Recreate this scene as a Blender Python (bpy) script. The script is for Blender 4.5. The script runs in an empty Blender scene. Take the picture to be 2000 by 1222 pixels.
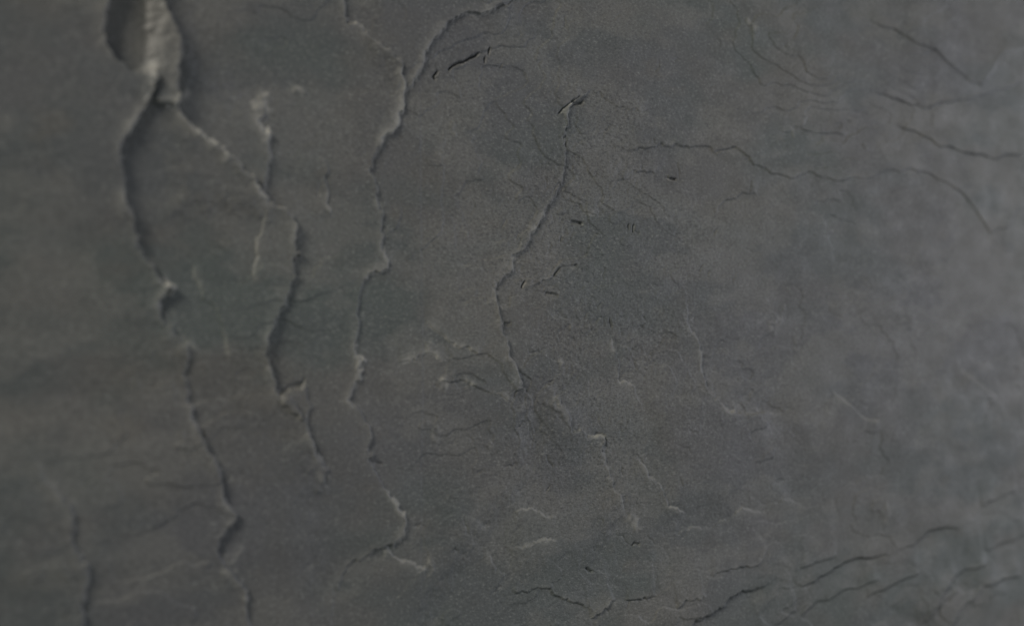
import bpy, math
import numpy as np
from mathutils import Vector, Matrix

# ------------------------------------------------------------------ camera, light, exposure
scene = bpy.context.scene
col = scene.collection
TH = math.radians(40)            # the wall runs away from the camera to the right
DIST, LENS, ZC = 0.60, 60.0, 0.30
CAM = Vector((-DIST*math.sin(TH), -DIST*math.cos(TH), ZC))
cam_d = bpy.data.cameras.new('camera'); cam = bpy.data.objects.new('camera', cam_d); col.objects.link(cam)
cam.location = CAM
cam.rotation_euler = (math.radians(90), 0, -TH)
cam_d.lens = LENS; cam_d.sensor_width = 36; cam_d.clip_start = 0.01; cam_d.clip_end = 50
cam_d.dof.use_dof = True; cam_d.dof.focus_distance = 0.622; cam_d.dof.aperture_fstop = 5.8
cam_d.dof.aperture_blades = 7
scene.camera = cam

world = bpy.data.worlds.new('World'); scene.world = world; world.use_nodes = True
bg = world.node_tree.nodes['Background']
bg.inputs['Color'].default_value = (0.90, 1.0, 0.98, 1); bg.inputs['Strength'].default_value = 0.20

def area(name, loc, target, size, power, colr):
    d = bpy.data.lights.new(name, 'AREA'); d.shape = 'DISK'; d.size = size; d.energy = power; d.color = colr
    o = bpy.data.objects.new(name, d); col.objects.link(o); o.location = loc
    o.rotation_euler = (Vector(target)-Vector(loc)).to_track_quat('-Z', 'Y').to_euler()
area('key_lamp', (-2.35, -1.0, 1.75), (0.05, 0, .3), 0.70, 104, (1.0, .95, .84))
area('window_lamp', (2.5, -0.95, 0.40), (0.25, 0, .3), 1.2, 30, (.90, .91, 1.0))

vs = scene.view_settings
vs.view_transform = 'Standard'; vs.look = 'None'; vs.exposure = 0.0; vs.gamma = 1.0; vs.use_curve_mapping = False

# ------------------------------------------------------------------ grid on the slab face (u along the wall, z up)
def wall(px, py):
    """a point seen in the photograph, taken to the plane of the slab face"""
    tx = (px-1000)/2000*36/LENS; ty = (611-py)/2000*36/LENS
    s = DIST*math.cos(TH)/(math.cos(TH)-tx*math.sin(TH))
    return (CAM.x+s*(math.sin(TH)+tx*math.cos(TH)), ZC+s*ty)

def axis(stops):
    """stops = (position, spacing) pairs; spacing is graded between them"""
    out = [stops[0][0]]
    xs = [s[0] for s in stops]; hs = [s[1] for s in stops]
    while out[-1] < stops[-1][0]:
        out.append(out[-1]+float(np.interp(out[-1], xs, hs)))
    return np.array(out)
UA = axis([(-.40, .0030), (-.24, .0008), (-.19, .00045), (-.05, .00036), (.06, .00036), (.16, .00050), (.32, .0007), (.36, .0014), (.52, .0030)])
ZA = axis([(0, .0030), (.11, .0012), (.15, .00046), (.19, .00036), (.41, .00036), (.45, .00046), (.49, .0012), (.60, .0030)])
NU, NZ = len(UA), len(ZA)
print('grid', NU, NZ, NU*NZ)
rng = np.random.default_rng(11)

def bs(a, scale, off):
    t = a/scale+off; i = np.floor(t).astype(int); f = t-i
    w = np.stack([(1-f)**3, 3*f**3-6*f**2+4, -3*f**3+3*f**2+3*f+1, f**3])/6
    return i-i.min(), w
def noise(su, sz=None):
    """smooth random field on the grid, wavelength about 2*s; unit variance"""
    sz = sz or su
    iu, wu = bs(UA, su, rng.random()); iz, wz = bs(ZA, sz, rng.random())
    R = rng.standard_normal((iz.max()+4, iu.max()+4)).astype(np.float32)
    T = sum(wz[k][:, None]*R[iz+k] for k in range(4))
    N = sum(wu[k][None, :]*T[:, iu+k] for k in range(4))
    return (N/N.std()).astype(np.float32)
def fbm(s, octs, gain=.5, asp=1.0):
    return sum(noise(s/2**k*asp, s/2**k)*gain**k for k in range(octs))

sm = lambda x: (lambda t: t*t*(3-2*t))(np.clip(x, 0, 1))
U = np.broadcast_to(UA[None, :], (NZ, NU)).astype(np.float32)
Z = np.broadcast_to(ZA[:, None], (NZ, NU)).astype(np.float32)
# ragged outlines: the lookup position wanders
FW = np.interp(UA, [-.25, -.15, .08, .20], [.5, 1, 1, .15]).astype(np.float32)[None, :]   # far and coarse: no fine teeth
WU = U + .0006*noise(.0055)+FW*(.00036*noise(.0020)+.00026*noise(.0009))
WZ = Z + .0006*noise(.0055)+FW*(.00036*noise(.0020)+.00026*noise(.0009))

def window(pts, m):
    a = np.array(pts); lo = a.min(0)-m; hi = a.max(0)+m
    i0, i1 = np.searchsorted(UA, [lo[0], hi[0]]); j0, j1 = np.searchsorted(ZA, [lo[1], hi[1]])
    return slice(j0, j1), slice(i0, i1)

def seg_dist(pts, win, warp=True):
    """distance, signed side and position along an open polyline"""
    X, Y = (WU[win], WZ[win]) if warp else (.65*U[win]+.35*WU[win], .65*Z[win]+.35*WZ[win])
    best = np.full(X.shape, 1e9, np.float32); side = np.zeros_like(best); along = np.zeros_like(best)
    P = [np.array(p) for p in pts]
    ln = [np.hypot(*(b-a)) for a, b in zip(P, P[1:])]; tot = sum(ln); acc = 0
    for a, b, l in zip(P, P[1:], ln):
        d = (b-a)/max(l, 1e-9)
        rx, ry = X-a[0], Y-a[1]
        t = np.clip(rx*d[0]+ry*d[1], 0, l)
        dx, dy = rx-t*d[0], ry-t*d[1]
        q = dx*dx+dy*dy; m = q < best
        best[m] = q[m]; side[m] = (d[0]*ry-d[1]*rx)[m]; along[m] = ((acc+t)/tot)[m]
        acc += l
    return np.sqrt(best), np.sign(side), along

def inside(pts, win):
    X = WU[win]; Y = WZ[win]; r = np.zeros(X.shape, bool)
    n = len(pts)
    for k in range(n):
        (x0, y0), (x1, y1) = pts[k], pts[(k+1) % n]
        if y0 == y1: continue
        c = (y0 > Y) != (y1 > Y)
        r ^= c & (X < (x1-x0)*(Y-y0)/(y1-y0)+x0)
    return r

H = np.zeros((NZ, NU), np.float32)         # relief in millimetres towards the viewer
PALE = np.zeros((NZ, NU), np.float32)      # freshly chipped, paler stone on the lips, plus the light they catch, painted in
LAYER = np.zeros((NZ, NU), np.int16)       # which sheet a point belongs to
layer_no = 0
edge_mod = .3+.7*sm(.55+.45*noise(.006))

def wander(pts):
    """edges that run on beyond what the photograph shows keep meandering"""
    out = [pts[0]]
    for a, b in zip(pts, pts[1:]):
        l = math.dist(a, b); n = int(l/.012) if l > .04 else 1
        nx, ny = -(b[1]-a[1])/max(l, 1e-9), (b[0]-a[0])/max(l, 1e-9); ph = 7*(a[0]+b[0])
        for k in range(1, n+1):
            t = k/n; o = 0 if k == n else (.010*math.sin(t*l*42+ph)+.006*math.sin(t*l*111+2*ph)+.003*math.sin(t*l*260))*min(1, t*5, (1-t)*5)
            out.append((a[0]+(b[0]-a[0])*t+nx*o, a[1]+(b[1]-a[1])*t+ny*o))
    return out
HV = .15+.85*sm(.5+.5*noise(.016))
BREAK = sm(.5+.75*noise(.0045))
def layer(h, hard, soft, L=.015, w=.0007, lip=.25, pale=.5, fall=.009, vary=False, run=None):
    """a cleft sheet: hard = its broken edge, soft = where it dies out or leaves the picture"""
    global layer_no
    hp = wander([wall(*p) for p in hard]); sp = [wall(*p) for p in soft]
    win = window(hp+sp, .035)
    ins = inside(hp+sp, win)
    full = window(hp, .03)
    amp = np.ones(ins.shape, np.float32)
    if soft and L > 0:
        ds, _, _ = seg_dist([hp[-1]]+sp+[hp[0]], win)
        amp = sm(ds/L)
    if run:                                              # the step is higher and lower along the edge
        px, ks = run; zs = [wall(px, y)[1] for y, _ in ks][::-1]
        amp = amp*np.interp(ZA[win[0]], zs, [k for _, k in ks][::-1]).astype(np.float32)[:, None]
    dh, _, _ = seg_dist(hp+([] if soft else [hp[0]]), win)
    sd = np.where(ins, dh, -dh)
    prof = sm(sd/w+.5)
    H[win] += h*amp*prof*(HV[win] if vary else 1)
    if h > 0:
        H[win] += lip*amp*np.exp(-np.abs(sd-.0012)/.0016)*ins*edge_mod[win]*min(h, 1.2)   # lip curls up a little
        d = np.abs(sd)                                                                     # the sheet swells towards its edge and the one below falls away from it
        H[win] += min(h, 1.6)*amp*np.where(ins, np.exp(-d/(fall*1.3)), np.exp(-d/fall))*(.40+max(0, fall-.009)*28)
        PALE[win] = np.maximum(PALE[win], pale*np.exp(-np.maximum(sd-.0004, 0)/.0013)*(sd > -.0009)*amp*edge_mod[win]*(.25+.75*BREAK[win]))
    layer_no += 1
    LAYER[win] = np.where(sd > -w*.5, np.where(ins | (dh < w*.5), layer_no, LAYER[win]), LAYER[win])

def crease(h, pts, L=.010, w=.0006, pale=.3, both=False):
    """a low ledge: the left-hand side of the walk along pts (as seen) stands h mm proud and dies away over L"""
    pp = [wall(*p) for p in pts]
    win = window(pp, L*4)
    d, s, t = seg_dist(pp, win)
    a = sm(t/.12)*sm((1-t)/.12)*(.55+.45*edge_mod[win])
    sd = d*s
    H[win] += h*a*(sm(sd/w+.5)*np.exp(-d/L) - .25*np.exp(-d/(L*.3))*(sd < 0))
    PALE[win] = np.maximum(PALE[win], .8*BREAK[win]*pale*a*np.exp(-np.maximum(sd-.0003, 0)/.0009)*(sd > -.0006))

def crack(depth, pts, w=.00042):
    pp = [wall(*p) for p in pts]
    win = window(pp, .006)
    d, s, t = seg_dist(pp, win, False)
    a = sm(t/.15+.1)*sm((1-t)/.15+.1)*(.6+.6*edge_mod[win])
    H[win] -= depth*a*np.exp(-(d/w)**2)

FAR = -2300
# ---- sheets, lowest first (sheet 0 is the face of the core, right of the middle)
layer(.42, [(1180,262),(1205,290),(1280,285),(1340,290),(1370,285),(1400,297),(1435,290),(1470,315),(1500,335),(1545,350),(1580,340),(1620,350),(1690,347),(1720,340),(1780,330),(1840,350),(1880,375),(1895,400),(2000,392),(2700,400)],
      [(2700,-900),(1250,-900),(1150,60),(1140,200)], L=.022, w=.0011, pale=.15)
layer(.6, [(1640,30),(1700,40),(1770,75),(1830,110),(1870,145),(1910,165),(1935,130),(1960,105),(2000,95),(2700,60)],
      [(2700,-900),(1500,-900),(1560,0)], L=.03, w=.0018, pale=.05, vary=True)
layer(-.95, [(2700,650),(2100,920),(1925,1002),(1880,1030),(1816,1038),(1788,1066),(1760,1078),(1680,1090),(1652,1098),(1620,1118),(1592,1138),(1560,1134),(1516,1130),(1488,1152),(1460,1154),(1428,1174),(1396,1196),(1360,1215),(1330,1260)],
      [(1330,2400),(2700,2400)], L=0, w=.0013, vary=True)
layer(.75, [(1335,560),(1340,590),(1345,640),(1370,670),(1368,720),(1375,750),(1395,775),(1420,800),(1450,808),(1530,812)],
      [(1560,1000),(1300,1040),(1240,800),(1280,620)], L=.016, pale=.35)
layer(.65, [(1085,725),(1075,760),(1100,790),(1110,830),(1130,842),(1185,852),(1180,880),(1195,930),(1200,955),(1215,975),(1230,1010)],
      [(1150,1120),(1000,1130),(960,950),(1050,850),(1040,780)], L=.010, pale=.5)
layer(.8, [(1165,180),(1135,187),(1105,207),(1106,250),(1104,300),(1107,320),(1085,380),(1050,430),(1035,450),(1020,490),(1000,510),(1000,530),(972,560),(965,590),(971,602),(966,628),(975,660),(985,690),(1005,740),(1030,770),(1037,798)],
      [(1055,860),(1040,930),(1010,990),(900,1130),(830,1260),(800,2200),(FAR,2200),(FAR,-1200),(900,-1200),(1000,-20),(1090,110)], L=.012, lip=.35, pale=.6, run=(985, [(200,.9),(560,1),(620,1.4),(800,1.7)]))
layer(.22, [(872,245),(864,300),(860,370),(862,440),(845,470),(800,500),(760,522)],
      [(700,540),(500,300),(700,150),(850,200)], L=.012, pale=.15)
layer(.8, [(1010,12),(950,20),(900,28),(865,45),(840,75),(828,105),(828,130),(815,155),(795,178),(775,192)],
      [(700,130),(600,-900),(1050,-900),(1040,-20)], L=.012, pale=.5)
layer(1.0, [(672,-900),(670,0),(675,38),(690,44),(740,90),(755,100),(780,130),(787,170),(778,215),(765,255),(740,285),(715,328),(730,350),(738,400),(742,450),(747,525),(722,530),(698,545),(695,600),(690,650),(685,690),(700,710),(690,745),(675,780),(700,810),(712,850),(710,895),(740,945),(770,985),(788,1020),(787,1045),(770,1065),(735,1072),(690,1092),(655,1130),(640,1222),(620,2200)],
      [(FAR,2200),(FAR,-900)], L=0, pale=.75, fall=.006, run=(740, [(0,.9),(300,1),(540,.7),(1040,.95),(1085,.45),(1222,.12)]))
layer(1.0, [(488,190),(500,200),(510,215),(495,235),(520,255),(515,300),(505,340),(505,370),(515,395)],
      [(520,440),(300,440),(300,60),(420,120)], L=.010, pale=.9)
layer(2.4, [(300,-900),(303,0),(318,50),(326,100),(325,160),(320,198),(330,215),(350,238),(375,262),(400,285),(430,310),(455,332),(480,342),(490,365),(510,388),(540,405),(560,425),(563,470),(569,490),(556,510),(562,545),(550,580),(530,620),(512,650),(507,690),(518,730),(533,768),(562,780),(585,830),(600,880),(625,930),(630,970)],
      [(650,1100),(640,2200),(FAR,2200),(FAR,-900)], L=.020, w=.0009, lip=.35, pale=.9, fall=.026, run=(540, [(0,1),(400,1),(560,.6),(690,1),(780,.7),(840,.5),(1000,.4)]))
layer(.7, [(537,772),(565,757),(593,745),(600,790),(585,822),(556,800)], [], L=0, pale=.6)
layer(1.8, [(245,210),(268,207),(300,209),(320,200),(325,160),(326,100),(318,50),(303,0),(300,-900)], [(276,-900),(272,0),(266,60),(252,145),(240,195)], L=.0075, w=.0012, pale=.75)
layer(-1.3, [(205,-900),(200,0),(186,40),(190,90),(216,140),(236,153),(279,144),(274,60),(278,0),(282,-900)], [], L=0, w=.0016)
layer(2.5, [(200,-900),(195,0),(182,40),(186,90),(213,138),(235,152),(280,142),(277,165),(257,215),(236,250),(215,290),(220,340),(222,400),(238,440),(245,475),(280,520),(295,545),(322,565),(308,577),(298,602),(308,632),(330,660),(350,690),(345,740),(362,812),(385,868),(402,890),(420,930),(428,970),(446,1005),(415,1045),(410,1075),(440,1105),(468,1130),(470,1170),(480,1240),(480,2200)],
      [(FAR,2200),(FAR,-900)], L=0, w=.0010, lip=.4, pale=.75, fall=.012, run=(330, [(0,1),(560,1),(640,.45),(760,.32),(870,.75),(1000,.65),(1222,.4)]))
layer(1.1, [(30,860),(52,892),(75,935),(100,970),(128,1015),(118,1040),(140,1100),(152,1135),(146,1240),(140,2200)],
      [(FAR,2200),(FAR,600),(-60,780)], L=.03, w=.0012, pale=.3)

# ---- low ledges that stand on one sheet
crease(.5, [(635,310),(630,345),(634,392),(640,430)][::-1], L=.006, pale=.6)
crease(.3, [(780,395),(776,430),(750,452)][::-1], L=.006)
crease(.35, [(850,728),(858,738),(895,745),(930,755),(965,765),(1000,790)], L=.006, pale=.6)
crease(.35, [(1185,372),(1210,350),(1245,335),(1270,333),(1290,347)], L=.012)
crease(.3, [(1095,383),(1130,392),(1142,412),(1165,422)], L=.006)
crease(.45, [(1395,425),(1415,395),(1450,370),(1478,387)], L=.012)
crease(.35, [(1190,655),(1205,700),(1210,745),(1235,755),(1250,790),(1256,808)][::-1], L=.006, pale=.5)
crease(.65, [(1245,895),(1270,930),(1290,950),(1310,985),(1340,1005)][::-1], L=.007, pale=.5)
crease(.22, [(1000,1000),(1030,996),(1060,998),(1090,1003)][::-1], L=.005, pale=.4)
crease(.22, [(995,1062),(1020,1058),(1050,1060),(1088,1052)][::-1], L=.005, pale=.4)
crease(.4, [(740,1068),(775,1088),(800,1100),(832,1118)][::-1], L=.006, pale=.5)
crease(.7, [(1205,1163),(1181,1181),(1150,1202)][::-1], L=.008)
crease(.5, [(1285,1160),(1250,1172),(1220,1176)][::-1], L=.008)
crease(.5, [(1380,1170),(1350,1182),(1315,1194)][::-1], L=.008)
crease(.4, [(1504,1068),(1480,1106),(1432,1110),(1390,1121)][::-1], L=.010)
crease(.22, [(1280,1040),(1324,1039),(1360,1030),(1392,1028),(1416,1008),(1448,996),(1500,1005)][::-1], L=.008, pale=.2)
crease(.8, [(1930,1100),(1896,1112),(1860,1134),(1838,1170),(1830,1222)][::-1], L=.020, w=.0014)
crease(.8, [(2000,1120),(1920,1150),(1870,1200),(1850,1260)][::-1], L=.020, w=.0014)
crease(.6, [(1700,185),(1755,197),(1800,207),(1860,195),(1930,180),(2010,155)], L=.02, w=.0014)
crease(.7, [(1740,240),(1800,262),(1860,290),(1930,310),(2020,290)], L=.02, w=.0014)
crease(.35, [(1520,255),(1560,250),(1620,262),(1660,258)], L=.012)
crease(.5, [(1620,760),(1660,790),(1690,815),(1720,830)][::-1], L=.015)
crease(.6, [(1870,700),(1875,725),(1900,745),(1950,780)][::-1], L=.02)
for a in ([(1720,1130),(1660,1152),(1600,1178),(1560,1200)], [(1990,960),(1950,975),(1915,990)], [(1800,1120),(1740,1140),(1690,1170)],
          [(1640,1085),(1600,1098),(1560,1102)], [(2010,1040),(1960,1060),(1920,1075)], [(1560,1190),(1520,1215),(1480,1240)], [(1880,1150),(1830,1190),(1800,1230)]):
    crease(.5, a[::-1], L=.012, w=.0014, pale=.05)
crease(.35, [(335,222),(350,238),(375,262),(400,285),(430,310),(462,336)][::-1], L=.004, pale=1.2)  # ridge along a sheet's lip; the light it catches is painted pale
crease(.4, [(500,380),(498,420),(490,480),(485,560)], L=.008)
crease(.35, [(360,520),(400,600),(430,700)], L=.015)
crease(.6, [(585,840),(600,872),(622,905),(626,950)][::-1], L=.008, pale=.5)
crease(.4, [(1020,560),(1060,545),(1090,530),(1135,522)], L=.008)
crease(.3, [(760,700),(790,705),(820,690),(860,700)], L=.006, pale=.7)
crease(.4, [(820,640),(850,640),(880,668),(930,690)], L=.007, pale=.5)
crease(.35, [(1110,205),(1150,178),(1190,200),(1260,215)], L=.008)
crease(.3, [(960,1075),(970,1110),(985,1130)][::-1], L=.006)
crease(.5, [(1000,1160),(1060,1150),(1110,1170),(1150,1180)], L=.006)
# ---- hairline cracks
crack(.9, [(855,139),(846,150),(852,159)])
crack(1.1, [(870,140),(888,127),(905,123),(925,114),(934,102)])
crack(.9, [(955,93),(952,108)]); crack(.9, [(945,112),(948,126)])
crack(.9, [(1112,195),(1125,203),(1142,200)], .0006)
crack(.7, [(1085,225),(1110,200),(1135,185)])
crack(1.1, [(1117,434),(1130,435),(1143,437)], .0005)
crack(.9, [(1026,548),(1020,556),(1018,563)]); crack(.7, [(970,632),(985,630),(992,626)])
crack(.6, [(1062,573),(1085,575),(1090,580)]); crack(.6, [(1080,540),(1100,522),(1132,520)])
crack(.7, [(1231,438),(1232,450)]); crack(.7, [(1243,440),(1240,455)])
crack(.9, [(1305,345),(1310,350),(1325,352)])
crack(.9, [(536,769),(562,755),(592,743)], .0008)
crack(.5, [(1068,890),(1068,905),(1080,912)]); crack(.6, [(1160,845),(1182,850),(1184,860)])
crack(.7, [(1235,1066),(1240,1060),(1252,1062)]); crack(.7, [(1145,1108),(1160,1116)])
crack(.6, [(1395,296),(1418,292),(1437,288)]); crack(.5, [(1195,640),(1190,620)])
crack(.6, [(725,902),(740,905)]); crack(.5, [(960,18),(990,8),(1003,0)])

# ---- the cleft stone between the edges: swells, thin terraces, grain
def terrace(f, n, sharp):
    q = f*n; k = np.floor(q); r = q-k
    return (k+sm((r-.5)/sharp+.5))/n
focus = np.ones_like(H)
swell = .30*noise(.045, .028)+.16*noise(.028, .015)+.035*noise(.006)
terr = terrace(fbm(.024, 5, .48, 1.8), 1.1, .05)*.30*sm(.4+.5*noise(.03))
cu, cz = wall(1150, 600)
zone = np.exp(-(((U-cu)/.055)**2+((Z-cz)/.085)**2))
rough = np.clip(.35*sm(.5+.4*noise(.02))+1.0*zone*sm(.75+.4*noise(.012)), 0, 1.2)
pit = noise(.0011)
for k in range(170):                                   # short crazed scratches in the weathered patch
    u, z = cu+rng.normal()*.042, cz+rng.normal()*.060
    a0 = rng.normal(.3, .6); L0 = rng.uniform(.0008, .0028); pts = [(u, z)]
    for j in range(3):
        a0 += rng.normal()*.6; pts.append((pts[-1][0]+L0*math.cos(a0), pts[-1][1]+L0*math.sin(a0)))
    win = window(pts, .003); d, _, t = seg_dist(pts, win)
    H[win] -= rng.uniform(.08, .38)*np.sin(np.pi*np.clip(t, .08, .92))*np.exp(-(d/.00036)**2)
rough_relief = -.075*sm((pit-1.0)/1.2)*rough+.020*noise(.0008)*rough
SPK = None
micro = (.010*noise(.0016)+.012*noise(.0009)+.014*noise(.0006))*(.45+.9*rough)
veins = -.05*np.exp(-np.abs(noise(.009, .006))/.05)*rough
H += swell+terr+micro+veins+rough_relief
def spot(px, py, rad, amt, bump=.25):
    """a chipped, paler fleck standing slightly proud; on the lips it also paints in caught light"""
    u, z = wall(px, py); win = window([(u, z)], rad*3)
    q = np.hypot(WU[win]-u, (WZ[win]-z)*.8)/rad+.25*SPK[win]
    m = sm((1.3-q)/1.1)
    PALE[win] = np.maximum(PALE[win], amt*m*(.35+.65*edge_mod[win])*sm(.6+.4*SPK2[win])); H[win] += bump*m
SPK = noise(.0016); SPK2 = noise(.0010)
for a in ((500,203,.0040,.55),(572,180,.0022,.5),(518,262,.0018,1.),(345,190,.0020,.5),(372,262,.0016,.8),(420,303,.0018,.8),(312,562,.0018,.8),(345,686,.0030,.5),(313,628,.003,.35),
          (847,850,.0020,.6),(958,864,.0018,.35),(690,712,.0020,.6),(862,742,.0026,.5),(830,672,.003,.35),(270,150,.0030,.95),
          (465,1172,.0028,.5),(840,1112,.0015,.6),(1240,1018,.0030,.4),(1475,62,.0030,.35),(1462,40,.002,.3),(1520,625,.004,.3),
          (1560,665,.003,.25),(1730,1010,.004,.3),(440,1105,.004,.35),(620,935,.003,.35),(885,250,.0016,.35),
          (1550,255,.0016,.4),(1312,351,.0010,.8),(908,460,.0014,.4),(1115,640,.0011,.5),(1095,705,.0014,.4)):
    spot(*a)
STAIN = sm(.5+.35*fbm(.020, 4, .6, 2.0))
LIGHT = sm(.5+.35*fbm(.012, 5, .6, 2.0))

# ------------------------------------------------------------------ material
def slate_material():
    m = bpy.data.materials.new('cleft_slate'); m.use_nodes = True
    nt = m.node_tree; N = nt.nodes; Lk = nt.links.new
    b = N['Principled BSDF']
    tc = N.new('ShaderNodeTexCoord')
    mp = N.new('ShaderNodeMapping'); mp.inputs['Scale'].default_value = (.6, 1, 1); nt.links.new(tc.outputs['Object'], mp.inputs['Vector'])   # grain runs along the cleavage
    def attr(n):
        a = N.new('ShaderNodeAttribute'); a.attribute_name = n; return a.outputs['Fac']
    def tex(scale, detail, rough=.6):
        t = N.new('ShaderNodeTexNoise'); t.inputs['Scale'].default_value = scale
        t.inputs['Detail'].default_value = detail; t.inputs['Roughness'].default_value = rough
        Lk(mp.outputs['Vector'], t.inputs['Vector']); return t.outputs['Fac']
    def mix(fac, a, bb, typ='MIX'):
        x = N.new('ShaderNodeMix'); x.data_type = 'RGBA'; x.blend_type = typ
        for s, v in ((0, fac), (6, a), (7, bb)):
            if isinstance(v, (tuple, float)): x.inputs[s].default_value = v
            else: Lk(v, x.inputs[s])
        return x.outputs[2]
    def rng_(v, a, bb, c=0., d=1.):
        r = N.new('ShaderNodeMapRange'); Lk(v, r.inputs[0])
        for i, q in enumerate((a, bb, c, d)): r.inputs[i+1].default_value = q
        return r.outputs[0]
    c = mix(attr('stain'), (0.055, 0.064, 0.061, 1), (0.076, 0.073, 0.067, 1))
    c = mix(rng_(tex(9, 3), .4, .65), c, (0.066, 0.066, 0.071, 1))
    c = mix(rng_(attr('light'), .55, 1., 0, .45), c, (0.108, 0.105, 0.099, 1))
    c = mix(rng_(tex(55, 5), .60, .75, 0, .35), c, (0.090, 0.077, 0.061, 1))            # rusty tinge in patches
    g = tex(1250, 3, .8)
    ms = N.new('ShaderNodeMath'); ms.operation = 'MULTIPLY'; Lk(rng_(g, .34, .49, .95, 0.), ms.inputs[0]); Lk(rng_(attr('rough'), 0, 1, .45, 1.), ms.inputs[1])
    c = mix(ms.outputs[0], c, (.022, .023, .023, 1))                     # dark specks
    c = mix(rng_(g, .56, .70, 0., .7), c, (.17, .17, .165, 1))                        # mica glints
    c = mix(rng_(attr('pale'), 0, 1, 0, .85), c, (.30, .29, .268, 1))                  # chipped lips, with their caught light painted into the colour
    Lk(c, b.inputs['Base Color'])
    Lk(rng_(tex(120, 4), .3, .7, .58, .72), b.inputs['Roughness'])
    b.inputs['Specular IOR Level'].default_value = .45
    bp = N.new('ShaderNodeBump'); bp.inputs['Strength'].default_value = .6; bp.inputs['Distance'].default_value = .00022
    ad = N.new('ShaderNodeMath'); ad.operation = 'ADD'
    Lk(tex(1100, 3, .75), ad.inputs[0]); Lk(tex(2300, 2, .6), ad.inputs[1]); Lk(ad.outputs[0], bp.inputs['Height'])
    Lk(bp.outputs['Normal'], b.inputs['Normal'])
    return m
mat = slate_material()

# ------------------------------------------------------------------ meshes: one per sheet, all on one continuous face
Y = (-H*.001).astype(np.float32)
CO = np.stack([U, Y, Z], -1).reshape(-1, 3)
gz, gu = np.gradient(Y.astype(np.float64), ZA, UA)
NR = np.stack([gu, -np.ones_like(gu), gz], -1); NR /= np.linalg.norm(NR, axis=-1, keepdims=True); NR = NR.reshape(-1, 3)
idx = np.arange(NZ*NU).reshape(NZ, NU)
Q = np.stack([idx[:-1, :-1], idx[:-1, 1:], idx[1:, 1:], idx[1:, :-1]], -1).reshape(-1, 4)
FL = LAYER[:-1, :-1].reshape(-1)

def build(name, faces, parent, depth):
    """a sheet with its front face and a rim going back into the slab"""
    used, inv = np.unique(faces, return_inverse=True); f = inv.reshape(-1, 4)
    co = CO[used]; nr = NR[used]; n = len(used)
    e = np.concatenate([f[:, [0, 1]], f[:, [1, 2]], f[:, [2, 3]], f[:, [3, 0]]])
    key = np.sort(e, 1); key = key[:, 0].astype(np.int64)*n+key[:, 1]
    _, first, cnt = np.unique(key, return_index=True, return_counts=True)
    be = e[first[cnt == 1]]
    rv, rinv = np.unique(be, return_inverse=True); rinv = rinv.reshape(-1, 2)
    back = co[rv].copy(); back[:, 1] += depth
    rim = np.stack([be[:, 1], be[:, 0], n+rinv[:, 0], n+rinv[:, 1]], 1)
    co = np.concatenate([co, back]); f = np.concatenate([f, rim])
    me = bpy.data.meshes.new(name)
    me.vertices.add(len(co)); me.vertices.foreach_set('co', co.ravel())
    me.loops.add(f.size); me.loops.foreach_set('vertex_index', f.ravel().astype(np.int32))
    me.polygons.add(len(f)); me.polygons.foreach_set('loop_start', np.arange(0, f.size, 4, dtype=np.int32))
    me.polygons.foreach_set('use_smooth', np.ones(len(f), bool))
    me.update(calc_edges=True)
    for an, A in (('pale', PALE), ('stain', STAIN), ('light', LIGHT), ('rough', rough)):
        v = np.zeros(len(co), np.float32); v[:n] = A.reshape(-1)[used]
        me.attributes.new(an, 'FLOAT', 'POINT').data.foreach_set('value', v)
    allnr = np.concatenate([nr, nr[rv]])
    me.normals_split_custom_set_from_vertices(allnr.tolist())
    me.materials.append(mat)
    o = bpy.data.objects.new(name, me); col.objects.link(o); o.parent = parent
    return o

slab = bpy.data.objects.new('slate_stone', None); col.objects.link(slab)
slab['label'] = 'dark grey slab of cleft slate with flaking broken layers filling the picture'
slab['category'] = 'slate'
for k in range(layer_no+1):
    sel = Q[FL == k]
    if len(sel): build('slate_sheet', sel, slab, .002)

# the body of the slab behind the cleft face
TH_B = .022
border = np.concatenate([idx[0, :], idx[1:, -1], idx[-1, -2::-1], idx[-2:0:-1, 0]])
bc = CO[border].copy(); bc[:, 1] += .0015
bb = bc.copy(); bb[:, 1] = TH_B
nb = len(border)
verts = np.concatenate([bc, bb]).tolist()
faces = [(i, nb+i, nb+(i+1) % nb, (i+1) % nb) for i in range(nb)]
faces.append(tuple(range(nb, 2*nb)))
me = bpy.data.meshes.new('slab_body'); me.from_pydata(verts, [], faces); me.update(); me.materials.append(mat)
o = bpy.data.objects.new('slab_body', me); col.objects.link(o); o.parent = slab
